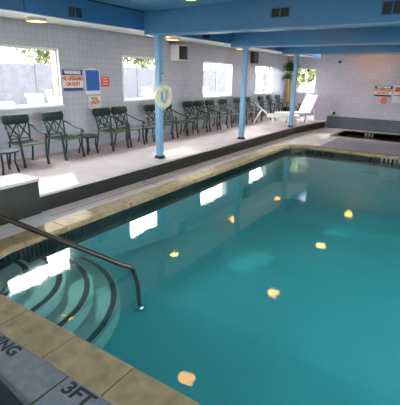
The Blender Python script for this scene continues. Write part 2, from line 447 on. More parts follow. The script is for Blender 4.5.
# coping stones
def coping(name, poly, width, stone, mats, z=0.012):
    # walk along the outline, cut it to stones of about equal length
    n = len(poly); P = [Vector(p) for p in poly]
    s_acc = [0]
    for i in range(n): s_acc.append(s_acc[-1] + (P[(i+1) % n] - P[i]).length)
    L = s_acc[-1]
    # start at the near edge such that joints fall at x = -2.29 + k*.5
    i0 = min(range(n), key=lambda i: (abs(P[i].y - PY0) > .001, P[i].x))
    s0 = s_acc[i0] + (-2.29 - P[i0].x) if poly is pool else 0
    k = round(L / stone); st = stone if poly is not pool else L / k
    def at(s):
        s %= L
        for i in range(n):
            if s_acc[i] <= s <= s_acc[i+1]:
                a, b = P[i], P[(i+1) % n]; u = (s - s_acc[i]) / max(1e-9, s_acc[i+1] - s_acc[i])
                t = (b - a).normalized(); return a + (b-a)*u, Vector((t.y, -t.x))
    mb = MB()
    prof = [(-.015, -.05), (-.03, -.035), (-.03, -.012), (-.018, .006), (.0, z), (width - .01, z), (width, z - .008), (width, -.06)]
    for q in range(k):
        a = s0 + q*st + .006; b = s0 + (q+1)*st - .006
        # sample stone
        ss = [a + (b-a)*j/6 for j in range(7)]
        rows = []
        for s_ in ss:
            p, nrm = at(s_)
            rows.append([mb.bm.verts.new((p.x + nrm.x*o_, p.y + nrm.y*o_, zz)) for o_, zz in prof])
        for r0, r1 in zip(rows, rows[1:]):
            for j in range(len(prof)): mb._f([r0[j], r0[(j+1) % len(prof)], r1[(j+1) % len(prof)], r1[j]], j in (1, 2, 3))
        mb._f(rows[0]); mb._f(rows[-1][::-1])
    # grout bed under the stones
    mb.mi = 1
    rows = []
    for p, q_ in zip(offset(poly, -.01), offset(poly, width - .005)):
        rows.append([mb.bm.verts.new((p[0], p[1], z - .008)), mb.bm.verts.new((q_[0], q_[1], z - .008)), mb.bm.verts.new((q_[0], q_[1], -.055)), mb.bm.verts.new((p[0], p[1], -.055))])
    for i in range(n):
        a, b = rows[i], rows[(i+1) % n]
        for j in range(4): mb._f([a[j], a[(j+1) % 4], b[(j+1) % 4], b[j]])
    return mb.build(name, mats)
struct(coping('pool_coping', pool, CW, .5, [M['coping'], M['grout']]))

# upper deck, its riser and the raised ledge
edge = [(-4.0, YB), (-4.0, 11.2), (-3.88, 12.2), (-3.74, YF)]
up_poly = edge + [(-4.15, YF), (-4.15, YA), (WX, YA), (WX, YB)]
c = MB(); c.prism(up_poly, UP - .03, UP); struct(c.build('floor_upper', M['deckup']))
ri = [(x - .008, y) for x, y in edge] + [(-4.3, YF), (-4.3, YB)]
c = MB(); c.prism(ri, -.1, UP - .03); struct(c.build('trim_4', M['riser']))
c = MB(); c.box(-4.40, -3.975, YB, 2.60, UP + .001, .40); lg = struct(c.build('raised_ledge', M['riser']))
c = MB(); c.box(-4.40, -3.965, YB, 2.61, .40, .43); c.build('ledge_cap', M['deckup'], lg)
c = MB(); c.box(-3.999, -3.975, YB, 2.60, -.05, UP + .001); c.build('ledge_face', M['riser'], lg)

# ------------------------------------------------------------------ pool
wall_in = offset(pool, .0)
mb = MB(); n = len(pool)
fl_z = lambda y: -.56 - .12 * max(0, y - 2.6)
t0 = [mb.bm.verts.new((x, y, -.045)) for x, y in pool]; t1 = [mb.bm.verts.new((x, y, -.25)) for x, y in pool]
t2 = [mb.bm.verts.new((x, y, fl_z(y))) for x, y in pool]
for i in range(n):
    j = (i+1) % n
    mb.mi = 0; mb._f([t0[i], t0[j], t1[j], t1[i]])
    mb.mi = 1; mb._f([t1[i], t1[j], t2[j], t2[i]])
mb.mi = 2
cz = [mb.bm.verts.new((x, 2.6, -.56)) for x in (PX0 + .0005, PX1 - .0005)]
lo_ = [v for v in t2 if v.co.y < 2.6]; hi_ = [v for v in t2 if v.co.y >= 2.6]
lo_.sort(key=lambda v: math.atan2(v.co.y - 2.6, v.co.x + .7)); hi_.sort(key=lambda v: math.atan2(v.co.y - 2.6, v.co.x + .7))
mb._f([cz[0]] + lo_ + [cz[1]]); mb._f([cz[1]] + hi_ + [cz[0]])
bmesh.ops.triangulate(mb.bm, faces=[f_ for f_ in mb.bm.faces if len(f_.verts) > 4])
pb = mb.build('pool_basin', [M['band'], M['poolwall'], M['poolfloor']]); struct(pb)
mb = MB(); mb.prism(offset(pool, .003), -1.6, ZW)
wt = struct(mb.build('pool_water', M['water']))
# quarter round corner steps
SCX, SCY = -3.33, 1.42
def inside(x, y):
    x = max(x, PX0 + .012); y = max(y, PY0 + .012)
    cx, cy, r = PX0 + .62, PY0 + .62, .61
    if x < cx and y < cy:
        d = math.hypot(x - cx, y - cy)
        if d > r: x = cx + (x-cx)*r/d; y = cy + (y-cy)*r/d
    return x, y
prevz = -1.0
for r, zt in ((1.275, -.43), (1.03, -.33), (.785, -.235), (.5, -.16)):
    angs = [math.radians(-12 + 114*k/40) for k in range(41)]
    rim = [inside(SCX + r*math.cos(a), SCY + r*math.sin(a)) for a in angs]
    cor = [inside(PX0 + .62 + .61*math.cos(math.radians(a)), PY0 + .62 + .61*math.sin(math.radians(a))) for a in (182, 200, 215, 225, 235, 250, 268)]
    poly = rim + [p for p in cor]
    c = MB(); c.prism(poly, -.82, zt); st = struct(c.build('pool_step', M['step']))
    nz = MB()
    ra = [inside(SCX + (r-.032)*math.cos(a), SCY + (r-.032)*math.sin(a)) for a in angs]
    rb = [inside(SCX + (r-.084)*math.cos(a), SCY + (r-.084)*math.sin(a)) for a in angs]
    va = [nz.bm.verts.new((x, y, zt + .003)) for x, y in ra]; vb = [nz.bm.verts.new((x, y, zt + .003)) for x, y in rb]
    wa = [nz.bm.verts.new((x, y, zt - .004)) for x, y in ra]; wb_ = [nz.bm.verts.new((x, y, zt - .004)) for x, y in rb]
    for i in range(40):
        nz._f([va[i], va[i+1], vb[i+1], vb[i]]); nz._f([va[i], wa[i], wa[i+1], va[i+1]]); nz._f([vb[i], vb[i+1], wb_[i+1], wb_[i]])
    nz.build('step_nosing', M['nosing'], st)
# depth tick tiles on the far waterline
for (x0, base) in ((-1.26, PY1),):
    for k in range(7):
        c = MB(); xx = x0 + k*.085
        c.box(xx, xx + .028, base - .012, base + .02, -.119, -.04)
        tag(c.build('depth_marker_tile', M['markgrey']), 'small pale vertical tile of the depth marking at the far pool edge', 'tile', 'depth marking tiles on the far pool edge')
# spa
mb = MB()
t0 = [mb.bm.verts.new((x, y, 0)) for x, y in SPA]; t1 = [mb.bm.verts.new((x, y, -.3)) for x, y in SPA]; t2 = [mb.bm.verts.new((x, y, -.7)) for x, y in SPA]
for i in range(4):
    j = (i+1) % 4
    mb.mi = 0; mb._f([t0[i], t0[j], t1[j], t1[i]]); mb.mi = 1; mb._f([t1[i], t1[j], t2[j], t2[i]])
mb.mi = 1; mb._f(t2)
struct(mb.build('spa_basin', [M['riser'], M['poolwall']]))
mb = MB(); mb._f([mb.bm.verts.new((x, y, -.11)) for x, y in offset(SPA, .002)]); struct(mb.build('spa_water', M['spawater']))
so = offset(SPA, .14)
mb = MB()
for i in range(4):
    j = (i+1) % 4
    a, b, c2_, d = SPA[i], SPA[j], so[j], so[i]
    mb.hexa([(a[0], a[1], -.05), (b[0], b[1], -.05), (c2_[0], c2_[1], -.05), (d[0], d[1], -.05), (a[0], a[1], .012), (b[0], b[1], .012), (c2_[0], c2_[1], .012), (d[0], d[1], .012)])
struct(mb.build('spa_coping', M['coping']))
for k in range(3):
    c = MB(); xx = -2.36 + k*.1
    c.box(xx, xx + .035, 12.985, 13.01, -.12, -.02)
    tag(c.build('depth_marker_tile', M['signwhite']), 'small pale vertical tile of the depth marking on the spa back wall', 'tile', 'depth marking tiles on the spa')

# painted letters on the near slab
def flat(x, y, z=.0022): return Matrix.Translation((x, y, z))
t = text('depth_lettering', '3FT', .115, M['paint'], None, flat(-1.405, 1.005), 1.15, .0004, bold=.004)
tag(t, 'black painted 3 FT depth lettering on the grey deck beside the coping', 'lettering')
nd = empty('no_diving_lettering', (0, 0, 0))
text('word', 'NO', .115, M['paint'], nd, flat(-2.485, 1.005), 1.0, .0004, bold=.004)
text('word', 'DIVING', .115, M['paint'], nd, flat(-2.15, 1.005), 1.0, .0004, bold=.004)
tag(nd, 'black painted NO DIVING lettering on the deck at the left edge', 'lettering')
c = MB(); c.prism([(-2.6, .0), (-1.2, .0), (-1.25, .70), (-1.45, .79), (-1.85, .83), (-2.6, .86)], .003, .02)
tag(c.build('rubber_mat', M['mat'], bevel=.006), 'dark rubber mat edge at the bottom left corner of the deck', 'mat')

# handrail
rail = empty('pool_handrail', (-2.25, 2.40, -.562))
tag(rail, 'steel pool handrail sloping down into the water over the round steps', 'handrail')
def rl(p): return Vector(p) - Vector((-2.25, 2.40, -.562))
pts = [(-3.36, .98, .0), (-3.36, .98, .72), (-3.33, 1.01, .79), (-3.27, 1.08, .82), (-3.2, 1.16, .80)]
A = Vector((-3.2, 1.16, .80)); B = Vector((-2.33, 2.25, -.035))
pts += [tuple(A.lerp(B, k/6)) for k in range(1, 7)]
pts += [(-2.285, 2.31, -.07), (-2.268, 2.35, -.115), (-2.255, 2.395, -.30), (-2.25, 2.40, -.565)]
c = MB(); c.tube([rl(p) for p in pts], .023, 12); c.build('rail_tube', M['chrome'], rail)
c = MB(); c.lathe([(.055, 0), (.055, .02), (.04, .045), (.026, .055)], 18); o = c.build('escutcheon', M['steel'], rail); o.location = rl((-2.25, 2.40, -.562)); o['label'] = 'bright steel foot plate'
c = MB(); c.lathe([(.05, 0), (.05, .015), (.03, .03)], 18); o = c.build('escutcheon', M['chrome'], rail); o.location = rl((-3.36, .98, .0))

# ------------------------------------------------------------------ posts
plab = ['light blue square post nearest the camera with the life ring on it', 'light blue square post in the middle of the row of three', 'light blue square post farthest away beside the white lounge chairs']
for i, y in enumerate(PY):
    p = empty('support_post', ((-4.24, -4.13, -4.06)[i], y, UP))
    c = MB(); c.box(-.05, .05, -.05, .05, .012, 2.195 - UP); c.build('shaft', M['post'], p, bevel=.006)
    c = MB(); c.box(-.075, .075, -.075, .075, 0, .012); c.box(-.06, .06, -.06, .06, .012, .05); c.build('base_plate', M['darkgrille'], p)
    c = MB(); c.box(-.08, .08, -.08, .08, 2.180 - UP, 2.195 - UP); c.build('cap_plate', M['post'], p)
    tag(p, plab[i], 'post', 'light blue posts along the deck edge')

# life ring hung on the first post
lr = empty('life_ring', (-4.19, 5.17, 1.27))
tag(lr, 'off-white life ring hanging on the nearest blue post', 'life ring')
c = MB(); c.tube([(.06, .155*math.cos(2*PI*k/32), .155*math.sin(2*PI*k/32)) for k in range(32)], .042, 12, closed=True); c.build('ring', M['ring'], lr)
for k in range(4):
    a = PI/4 + k*PI/2
    c = MB(); c.tube([(.06, .155*math.cos(a + e), .155*math.sin(a + e)) for e in (-.12, -.04, .04, .12)], .045, 12); c.build('band', M['rope'], lr)
c = MB()
pp = []
for k in range(48):
    a = 2*PI*k/48; rr = .205 + .012*math.cos(4*(a - PI/4))*-1
    pp.append((.04, rr*math.cos(a), rr*math.sin(a)))
c.tube(pp, .006, 6, closed=True); c.build('grab_rope', M['rope'], lr)
c = MB(); c.tube([(.04, .0, .20), (.03, .0, .33), (.012, .0, .36)], .006, 6); c.tube([(.045, .01, .11), (.05, .02, .02), (.045, .0, -.06), (.05, -.015, .03), (.045, .0, .11)], .008, 6)
c.build('hanging_rope', M['rope'], lr)
c = MB(); c.tube([(.001, 0, .355), (.03, 0, .35), (.04, 0, .365)], .008, 6); c.build('hook', M['chrome'], lr)

# ------------------------------------------------------------------ lamps
lamps = [(-5.16, 3.64, 's'), (-5.16, 6.76, 's'), (-5.14, 9.72, 's'), (-4.86, 12.45, 's'), (-2.66, 3.80, 'c'), (-2.54, 6.78, 'c'), (-2.46, 9.70, 'c'), (-2.46, 12.80, 'c')]
lproto = None
for i, (x, y, k) in enumerate(lamps):
    if k == 's': z = 2.385 - (x - WX) * .11 / 1.5
    else: z = CEIL
    l = empty('ceiling_lamp', (x, y, z))
    if k == 's':
        c = MB(); c.lathe([(.135, -.0), (.135, -.05), (.128, -.05), (.127, -.008)], 24, capb=False, capt=False); c.build('trim_ring', M['white'], l)
        c = MB(); c.lathe([(.08, -.014), (.11, -.012), (.125, -.009)], 24); c.build('lens', M['lamp2'], l)
    else:
        c = MB(); c.lathe([(.13, -.10), (.13, -.01), (.15, 0)], 24); c.build('housing', M['white'], l)
        c = MB(); c.lathe([(.06, -.16), (.10, -.145), (.12, -.12), (.12, -.10)], 24); c.build('lens', M['lamp'], l)
    nm = ['first', 'second', 'third', 'fourth'][i % 4]
    tag(l, ('round warm ceiling lamp in the white soffit over the chairs, %s from the camera' if k == 's' else 'round warm drum lamp on the blue ceiling over the pool, %s from the camera') % nm, 'lamp', 'lamps in the soffit' if k == 's' else 'lamps over the pool')

# ------------------------------------------------------------------ vents
def vent(x, y, z, w, h, face, label):
    v = empty('air_vent', (x, y, z)); tag(v, label, 'vent', 'air vents on the blue woodwork')
    for s_ in (-1, 1):
        c = MB(); cc = s_ * w/4
        if face == 'x': c.box(0, .012, cc - w/4 + .006, cc + w/4 - .006, -h/2, h/2)
        else: c.box(cc - w/4 + .006, cc + w/4 - .006, -.012, 0, -h/2, h/2)
        c.build('grille', M['darkgrille'], v)
    c = MB()
    for (a, b_, d, e) in ((-w/2 - .012, w/2 + .012, -h/2 - .012, -h/2), (-w/2 - .012, w/2 + .012, h/2, h/2 + .012), (-w/2 - .012, -w/2 + .006, -h/2, h/2), (w/2 - .006, w/2 + .012, -h/2, h/2), (-.006, .006, -h/2, h/2)):
        if face == 'x': c.box(0, .016, a, b_, d, e)
        else: c.box(a, b_, -.016, 0, d, e)
    c.build('vent_frame', M['bluedeep'], v)
vent(-4.46, 3.73, 2.36, .22, .115, 'x', 'dark double air vent in the blue fascia above the signs')
vent(-4.46, 6.9, 2.36, .26, .13, 'x', 'dark air vent in the blue fascia behind the nearest beam')
vent(-2.16, PY[0] - .08, 2.39, .25, .10, 'y', 'dark double air vent in the middle of the nearest blue beam')
vent(-.84, PY[0] - .08, 2.36, .22, .13, 'y', 'dark air vent at the right end of the nearest blue beam')

# ------------------------------------------------------------------ wall speakers
def speaker(y0, y1, zb, zt, label, mat, dp=.27):
    s_ = empty('wall_speaker', (WX, (y0 + y1)/2, (zb + zt)/2)); w2 = (y1-y0)/2; h2 = (zt-zb)/2
    c = MB(); c.box(.03, dp, -w2, w2, -h2, h2); c.build('cabinet', mat, s_, bevel=.006)
    c = MB(); c.box(dp, dp + .015, -w2 + .02, w2 - .02, -h2 + .02, h2 - .02); c.build('grille', M['black'], s_, bevel=.004)
    c = MB(); c.box(0, .03, -.05, .05, -.06, .06); c.build('bracket', M['black'], s_)
    tag(s_, label, 'speaker', 'loudspeakers high on the window wall')
speaker(7.72, 8.08, 1.93, 2.27, 'white boxed wall loudspeaker with black front near the second window', M['white'])
speaker(11.96, 12.36, 2.0, 2.35, 'dark wall loudspeaker high up above the fourth window', M['black'], .11)

# ------------------------------------------------------------------ signs
def wm(y, z, x=WX + .012):   # text on the left wall, facing +x
    return Matrix.Translation((x, y, z)) @ Matrix(((0,0,1,0),(1,0,0,0),(0,1,0,0),(0,0,0,1)))
def fm(x, z, y=YF - .012):   # text on the far wall, facing -y
    return Matrix.Translation((x, y, z)) @ Matrix(((1,0,0,0),(0,0,-1,0),(0,1,0,0),(0,0,0,1)))
def warning(name, u0, u1, z0, z1, side, label, dark):
    if side == 'l':
        bx = lambda c, a, b_, d, e, t0, t1: c.box(WX + t0, WX + t1, a, b_, d, e); mt = wm
    else:
        bx = lambda c, a, b_, d, e, t0, t1: c.box(a, b_, YF - t1, YF - t0, d, e); mt = fm
    o = empty(name, (0, 0, 0)); h = z1 - z0; u = (u0 + u1)/2; w = u1 - u0
    c = MB(); bx(c, u0, u1, z0, z1, 0, .008); c.build('sign_panel', M['signwhite'], o)
    c = MB(); bx(c, u0, u1, z1 - h*.27, z1, .008, .0095); c.build('header_band', dark, o)
    c = MB(); bx(c, u0, u1, z0, z0 + h*.15, .008, .0095); c.build('footer_band', dark, o)
    text('lettering', 'WARNING', h*.21, M['signwhite'], o, mt(u, z1 - h*.135), w*.7/(h*.21*4.3), .0012, bold=.006)
    text('lettering', 'NO LIFEGUARD', h*.25, M['signorange'], o, mt(u, z0 + h*.585), w*.95/(h*.25*6.7), .0012, bold=.006)
    text('lettering', 'ON DUTY', h*.25, M['signorange'], o, mt(u, z0 + h*.32), w*.62/(h*.25*4.1), .0012, bold=.006)
    tag(o, label, 'sign')
    return o
warning('warning_sign', 4.63, 5.08, 1.29, 1.66, 'l', 'blue and orange warning sign reading no lifeguard on duty by the big window', M['signblue'])
warning('warning_sign', -2.36, -1.86, 1.09, 1.40, 'f', 'black and orange warning sign on the far tiled wall above the orange disc', M['signblack'])
o = empty('poster', (0,0,0))
c = MB(); c.box(WX, WX + .008, 5.14, 5.50, 1.22, 1.68); c.build('backing', M['signwhite'], o)
c = MB(); c.box(WX + .008, WX + .010, 5.155, 5.485, 1.285, 1.66); c.build('printed_panel', M['posterblue'], o)
for k in range(9):
    c = MB(); zz = 1.60 - k*.032; c.box(WX + .010, WX + .0106, 5.19, 5.45 - (k % 3)*.04, zz, zz + .007); c.build('text_line', M['signblue'], o)
c = MB(); c.box(WX, WX + .012, 5.24, 5.40, 1.67, 1.70); c.build('hanging_tab', M['signwhite'], o)
tag(o, 'tall blue poster with white foot strip on the tiled wall', 'poster')
o = empty('notice', (0,0,0))
c = MB(); c.box(WX - .002, WX + .006, 5.54, 5.75, 1.355, 1.54); c.build('sheet', M['noticered'], o)
for k in range(3):
    c = MB(); zz = 1.50 - k*.05; c.box(WX + .006, WX + .0066, 5.58, 5.71, zz, zz + .012); c.build('text_line', M['signwhite'], o)
tag(o, 'small red-orange notice sheet right of the blue poster', 'notice')
o = empty('capacity_sign', (0,0,0))
c = MB(); c.box(WX, WX + .008, 5.19, 5.49, .95, 1.18); c.build('sign_panel', M['signwhite'], o)
text('lettering', 'POOL', .085, M['signorange'], o, wm(5.34, 1.128), .75, .0012, bold=.004)
text('lettering', 'CAPACITY', .085, M['signorange'], o, wm(5.34, 1.055), .62, .0012, bold=.004)
c = MB(); c.box(WX + .008, WX + .009, 5.22, 5.30, .99, 1.0); c.build('underline', M['signorange'], o)
tag(o, 'white pool capacity sign with orange letters below the blue poster', 'sign')
o = empty('rules_sign', (0,0,0))
c = MB(); c.box(-1.82, -1.30, YF - .008, YF, .92, 1.42); c.build('sign_panel', M['plaster'], o)
c = MB(); c.box(-1.78, -1.34, YF - .010, YF - .008, 1.24, 1.37); c.build('orange_block', M['signorange'], o)
c = MB(); c.box(-1.80, -1.32, YF - .010, YF - .008, 1.12, 1.15); c.build('rule', M['noticered'], o)
tag(o, 'pale sign with orange block at the right edge of the far wall', 'sign')
o = empty('orange_disc', (-2.05, YF, .965))
c = MB(); c.tube([(0, -.012, 0), (0, .002, 0)], .095, 24); c.build('disc', M['orangedisc'], o)
tag(o, 'round orange notice below the far wall warning sign', 'notice')
o = empty('wall_detector', (-3.52, YF, 2.09))
c = MB(); c.tube([(0, -.04, 0), (0, -.015, 0), (0, 0, 0)], [.025, .04, .045], 16); c.build('body', M['darkgrille'], o)
tag(o, 'small dark round fitting high on the far tiled wall', 'fitting')
o = empty('wall_outlet', (-3.55, YF, .5))
c = MB(); c.box(-.09, .0, -.02, 0, -.055, .055); c.build('cover_plate', M['white'], o, bevel=.004)
c = MB(); c.tube([(.05, -.09, -.01), (.05, -.04, -.01), (.05, 0, -.01)], [.04, .05, .03], 14); c.build('plug', M['black'], o)
tag(o, 'white wall outlet with a black plug low on the far wall', 'outlet')

# ------------------------------------------------------------------ patio chairs
def make_chair():
    r = empty('patio_chair')
    W = .205
    c = MB()
    n = 14
    rows = []
    for y in (-W - .012, -W + .005, W - .005, W + .012):
        s_ = .75 if abs(y) > W else 1
        rows.append([c.bm.verts.new((-.255 + .045*s_*math.cos(2*PI*k/n), y, .70 + .08*s_*math.sin(2*PI*k/n))) for k in range(n)])
    for a, b in zip(rows, rows[1:]):
        for k in range(n): c._f([a[k], a[(k+1) % n], b[(k+1) % n], b[k]], True)
    c._f(rows[0]); c._f(rows[-1][::-1])
    c.build('headrest', M['greenpad'], r)
    c = MB()
    for s_ in (-1, 1): c.tube([(-.17, s_*W*.82, .34), (-.2, s_*W*.9, .5), (-.25, s_*W, .70)], .013, 8)
    c.tube([(-.185, -W*.85, .40), (-.185, W*.85, .40)], .010, 8)
    c.build('back_frame', M['green'], r)
    c = MB()
    for y0, y1 in ((-W*.86, 0), (0, W*.86)):
        c.tube([(-.185, y0, .41), (-.235, y1, .65)], .012, 6); c.tube([(-.185, y1, .41), (-.235, y0, .65)], .012, 6)
    c.tube([(-.185, 0, .4), (-.24, 0, .66)], .008, 6)
    c.build('cross_lattice', M['green'], r)
    c = MB(); c.box(-.18, .2, -W + .015, W - .015, .335, .355); c.build('seat', M['greenpad'], r, bevel=.008)
    c = MB()
    c.tube([(-.18, -W, .345), (.205, -W, .352), (.225, -W + .03, .35), (.225, W - .03, .35), (.205, W, .352), (-.18, W, .345)], .014, 8, closed=True)
    c.build('seat_frame', M['greenrim'], r)
    for s_ in (-1, 1):
        c = MB()
        pts = [(-.235, s_*(W + .005), .60), (-.17, s_*(W + .03), .585), (-.05, s_*(W + .04), .53), (.08, s_*(W + .04), .495), (.19, s_*(W + .035), .49), (.235, s_*(W + .035), .47), (.235, s_*(W + .035), .44), (.205, s_*(W + .035), .44)]
        c.tube(pts, .013, 8); c.build('armrest', M['green'], r)
        c = MB(); c.tube([(.205, s_*(W + .03), .49), (.215, s_*(W + .015), .36), (.215, s_*W, .2), (.25, s_*(W + .005), .0)], [.018, .019, .019, .022], 8)
        c.build('leg', M['green'], r)
        c = MB(); c.tube([(-.17, s_*(W - .01), .37), (-.17, s_*(W - .01), .3), (-.2, s_*(W), .14), (-.245, s_*(W), .0)], [.016, .016, .017, .02], 8)
        c.build('leg', M['green'], r)
    return r
CH = [(3.52, 'dark green patio chair under the big window, first from the left'), (4.215, 'dark green patio chair below the big window\'s right end, second from the left'),
      (5.30, 'dark green patio chair below the capacity sign, left one of a touching pair'), (5.80, 'dark green patio chair below the second window\'s left side, right one of a touching pair'),
      (6.76, 'dark green patio chair just left of the nearest blue post'), (7.30, 'dark green patio chair partly hidden behind the nearest post and life ring'),
      (8.22, 'dark green patio chair left of the third window, first of a row of four'), (8.72, 'dark green patio chair left of the third window, second of a row of four'),
      (9.22, 'dark green patio chair under the third window, third of a row of four'), (9.94, 'dark green patio chair under the third window, last of a row of four'),
      (10.80, 'dark green patio chair half hidden left of the middle blue post'), (11.45, 'dark green patio chair just right of the middle blue post'),
      (12.55, 'dark green patio chair under the fourth window, behind the white lounge'), (13.22, 'dark green patio chair right of the fourth window, beside the plant'),
      (13.95, 'dark green patio chair deepest in the corner before the plant')]
proto = make_chair()
rz = [-.06, .05, 0, .02, -.03, .04, -.05, .03, .02, -.05, .03, 0, .08, .1, .05]
for i, (y, lb) in enumerate(CH):
    o = proto if i == 0 else dup(proto)
    o.location = (-5.56 + (i % 3)*.012, y, UP); o.rotation_euler = (0, 0, rz[i])
    o.scale = (.95, .95, .97)
    tag(o, lb, 'chair', 'green patio chairs along the window wall')

def make_table():
    r = empty('side_table')
    c = MB(); c.prism([(.2*math.cos(2*PI*(k+.5)/24)*(1.12 if 0 else 1), .2*math.sin(2*PI*(k+.5)/24)) for k in range(24)], .30, .325); c.build('tabletop', M['greenpad'], r, bevel=.006)
    c = MB(); pts = [(.195*math.cos(2*PI*k/28), .195*math.sin(2*PI*k/28), .31) for k in range(28)]; c.tube(pts, .012, 6, closed=True); c.build('rim', M['green'], r)
    for a in (45, 135, 225, 315):
        ca, sa = math.cos(math.radians(a)), math.sin(math.radians(a))
        c = MB(); c.tube([(.15*ca, .15*sa, .30), (.13*ca, .13*sa, .16), (.17*ca, .17*sa, 0)], [.013, .013, .016], 8); c.build('leg', M['green'], r)
    return r
TB = [(-5.32, 3.0, 'dark green side table cut off at the left edge of the photo'), (-5.52, 4.69, 'dark green side table below the warning sign between two chairs'),
      (-5.52, 6.28, 'dark green side table holding the clear bottle below the second window'), (-5.5, 7.76, 'dark green side table just right of the nearest blue post'), (-5.5, 10.36, 'dark green side table left of the middle blue post')]
tp = make_table()
for i, (x, y, lb) in enumerate(TB):
    o = tp if i == 0 else dup(tp)
    o.location = (x, y, UP); tag(o, lb, 'table', 'green side tables between the chairs')
bt = empty('clear_bottle', (-5.55, 6.34, UP + .326))
c = MB(); c.lathe([(.035, 0), (.04, .02), (.04, .14), (.02, .18), (.015, .21)], 16); c.build('body', M['clear'], bt)
c = MB(); c.lathe([(.017, .21), (.017, .23)], 12); c.build('cap', M['white'], bt)
tag(bt, 'clear plastic bottle standing on the side table left of the nearest post', 'bottle')

# ------------------------------------------------------------------ lounges
def make_lounge(back_len, back_ang, label, loc, rz):
    r = empty('lounge_chair', loc, rz); W = .30
    # local: head end at -x, foot end at +x; hinge at x=0
    c = MB()
    for k in range(8): c.box(.01 + k*.112, .105 + k*.112, -W + .03, W - .03, .285, .305)
    c.build('seat_slats', M['lounge'], r)
    c = MB()
    for s_ in (-1, 1): c.box(-.05, .93, s_*W - .025, s_*W + .025, .235, .30)
    c.box(.90, .93, -W, W, .24, .30); c.build('seat_frame', M['lounge'], r, bevel=.008)
    ca, sa = math.cos(back_ang), math.sin(back_ang)
    def bp(u, v, t): return (-u*ca - t*sa, v, .28 + u*sa - t*ca*-1)
    c = MB()
    nS = 7
    for k in range(nS):
        u0 = back_len*(k + .08)/nS; u1 = back_len*(k + .92)/nS
        c.hexa([bp(u0, -W + .02, -.008), bp(u1, -W + .02, -.008), bp(u1, W - .02, -.008), bp(u0, W - .02, -.008), bp(u0, -W + .02, .012), bp(u1, -W + .02, .012), bp(u1, W - .02, .012), bp(u0, W - .02, .012)])
    c.build('back_slats', M['lounge'], r)
    c = MB()
    for s_ in (-1, 1):
        y0, y1 = sorted((s_*(W - .03), s_*(W + .01)))
        c.hexa([bp(0, y0, -.03), bp(back_len, y0, -.03), bp(back_len, y1, -.03), bp(0, y1, -.03), bp(0, y0, .015), bp(back_len, y0, .015), bp(back_len, y1, .015), bp(0, y1, .015)])
    c.hexa([bp(back_len - .02, -W, -.02), bp(back_len + .03, -W, -.02), bp(back_len + .03, W, -.02), bp(back_len - .02, W, -.02), bp(back_len - .02, -W, .014), bp(back_len + .03, -W, .014), bp(back_len + .03, W, .014), bp(back_len - .02, W, .014)])
    c.build('back_frame', M['lounge'], r)
    for x in (.80, .12):
        for s_ in (-1, 1):
            c = MB(); c.tube([(x, s_*W, .25), (x + .03, s_*W, .12), (x + .05, s_*(W + .01), 0)], [.03, .025, .025], 8); c.build('leg', M['lounge'], r)
    for s_ in (-1, 1):
        q = bp(back_len*.55, s_*(W - .05), -.02)
        c = MB(); c.tube([q, (-.42*ca - .12, s_*(W - .05), .0)], .018, 8); c.build('back_prop', M['lounge'], r)
    tag(r, label, 'lounge chair', 'white lounge chairs at the far end')
    return r
make_lounge(.50, math.radians(40), 'white lounge chair reclined low with its head towards the window wall', (-4.84, 11.08, UP), .42)
make_lounge(.60, math.radians(66), 'white lounge chair with raised upright back below the alcove window', (-4.27, 12.65, UP), PI + .95)

# ------------------------------------------------------------------ plant
pl = empty('potted_plant', (-5.55, 14.42, UP))
tag(pl, 'tall potted plant with yellow canes and arching green leaves in the corner', 'plant')
c = MB(); c.lathe([(.13, 0), (.17, .28), (.185, .3), (.185, .33), (.16, .33)], 20); c.build('pot', M['pot'], pl)
c = MB(); c.tube([(0, 0, .3), (.03, -.02, .7), (-.01, .02, 1.1), (.03, 0, 1.62)], [.045, .042, .04, .035], 8)
c.tube([(-.05, .05, .3), (-.07, .06, .8), (-.09, .02, 1.25)], [.035, .03, .025], 8); c.build('cane', M['stem'], pl)
def fronds(cx, cy, cz, n, L, seed, droop=1., xmin=-9):
    rn = random.Random(seed); c = MB()
    for k in range(n):
        a = rn.uniform(0, 2*PI); e = rn.uniform(.1, 1.3); l = L*rn.uniform(.7, 1.1); w = rn.uniform(.018, .032)
        pts = []
        for j in range(6):
            u = j/5
            hr = l*u*math.cos(e)*(1 - .15*u); zz = l*u*math.sin(e) - droop*l*.75*u*u
            pts.append(Vector((max(xmin, cx + hr*math.cos(a)), cy + hr*math.sin(a), cz + zz)))
        sd = Vector((-math.sin(a), math.cos(a), 0)); prev = None
        for j, p in enumerate(pts):
            ww = w*(1 - (j/5)**2) + .002
            v = (c.bm.verts.new(p - sd*ww), c.bm.verts.new(p + Vector((0, 0, -.006))), c.bm.verts.new(p + sd*ww))
            if prev:
                c._f([prev[0], prev[1], v[1], v[0]], True); c._f([prev[1], prev[2], v[2], v[1]], True)
            prev = v
    return c
fronds(.02, 0, 1.60, 210, .52, 1, .35, -.42).build('leaf_crown', M['leaf'], pl)
fronds(-.08, .02, 1.30, 70, .42, 2, .5, -.42).build('leaf_crown', M['leaf'], pl)
o = empty('leafy_plant', (-5.05, 14.55, UP))
c = MB(); c.lathe([(.11, 0), (.14, .22), (.15, .25), (.13, .25)], 18); c.build('pot', M['pot'], o)
fronds(0, 0, .25, 70, .42, 5, .5).build('foliage', M['leafdark'], o)
tag(o, 'low dark bushy plant in a pot at the foot of the tall plant', 'plant')

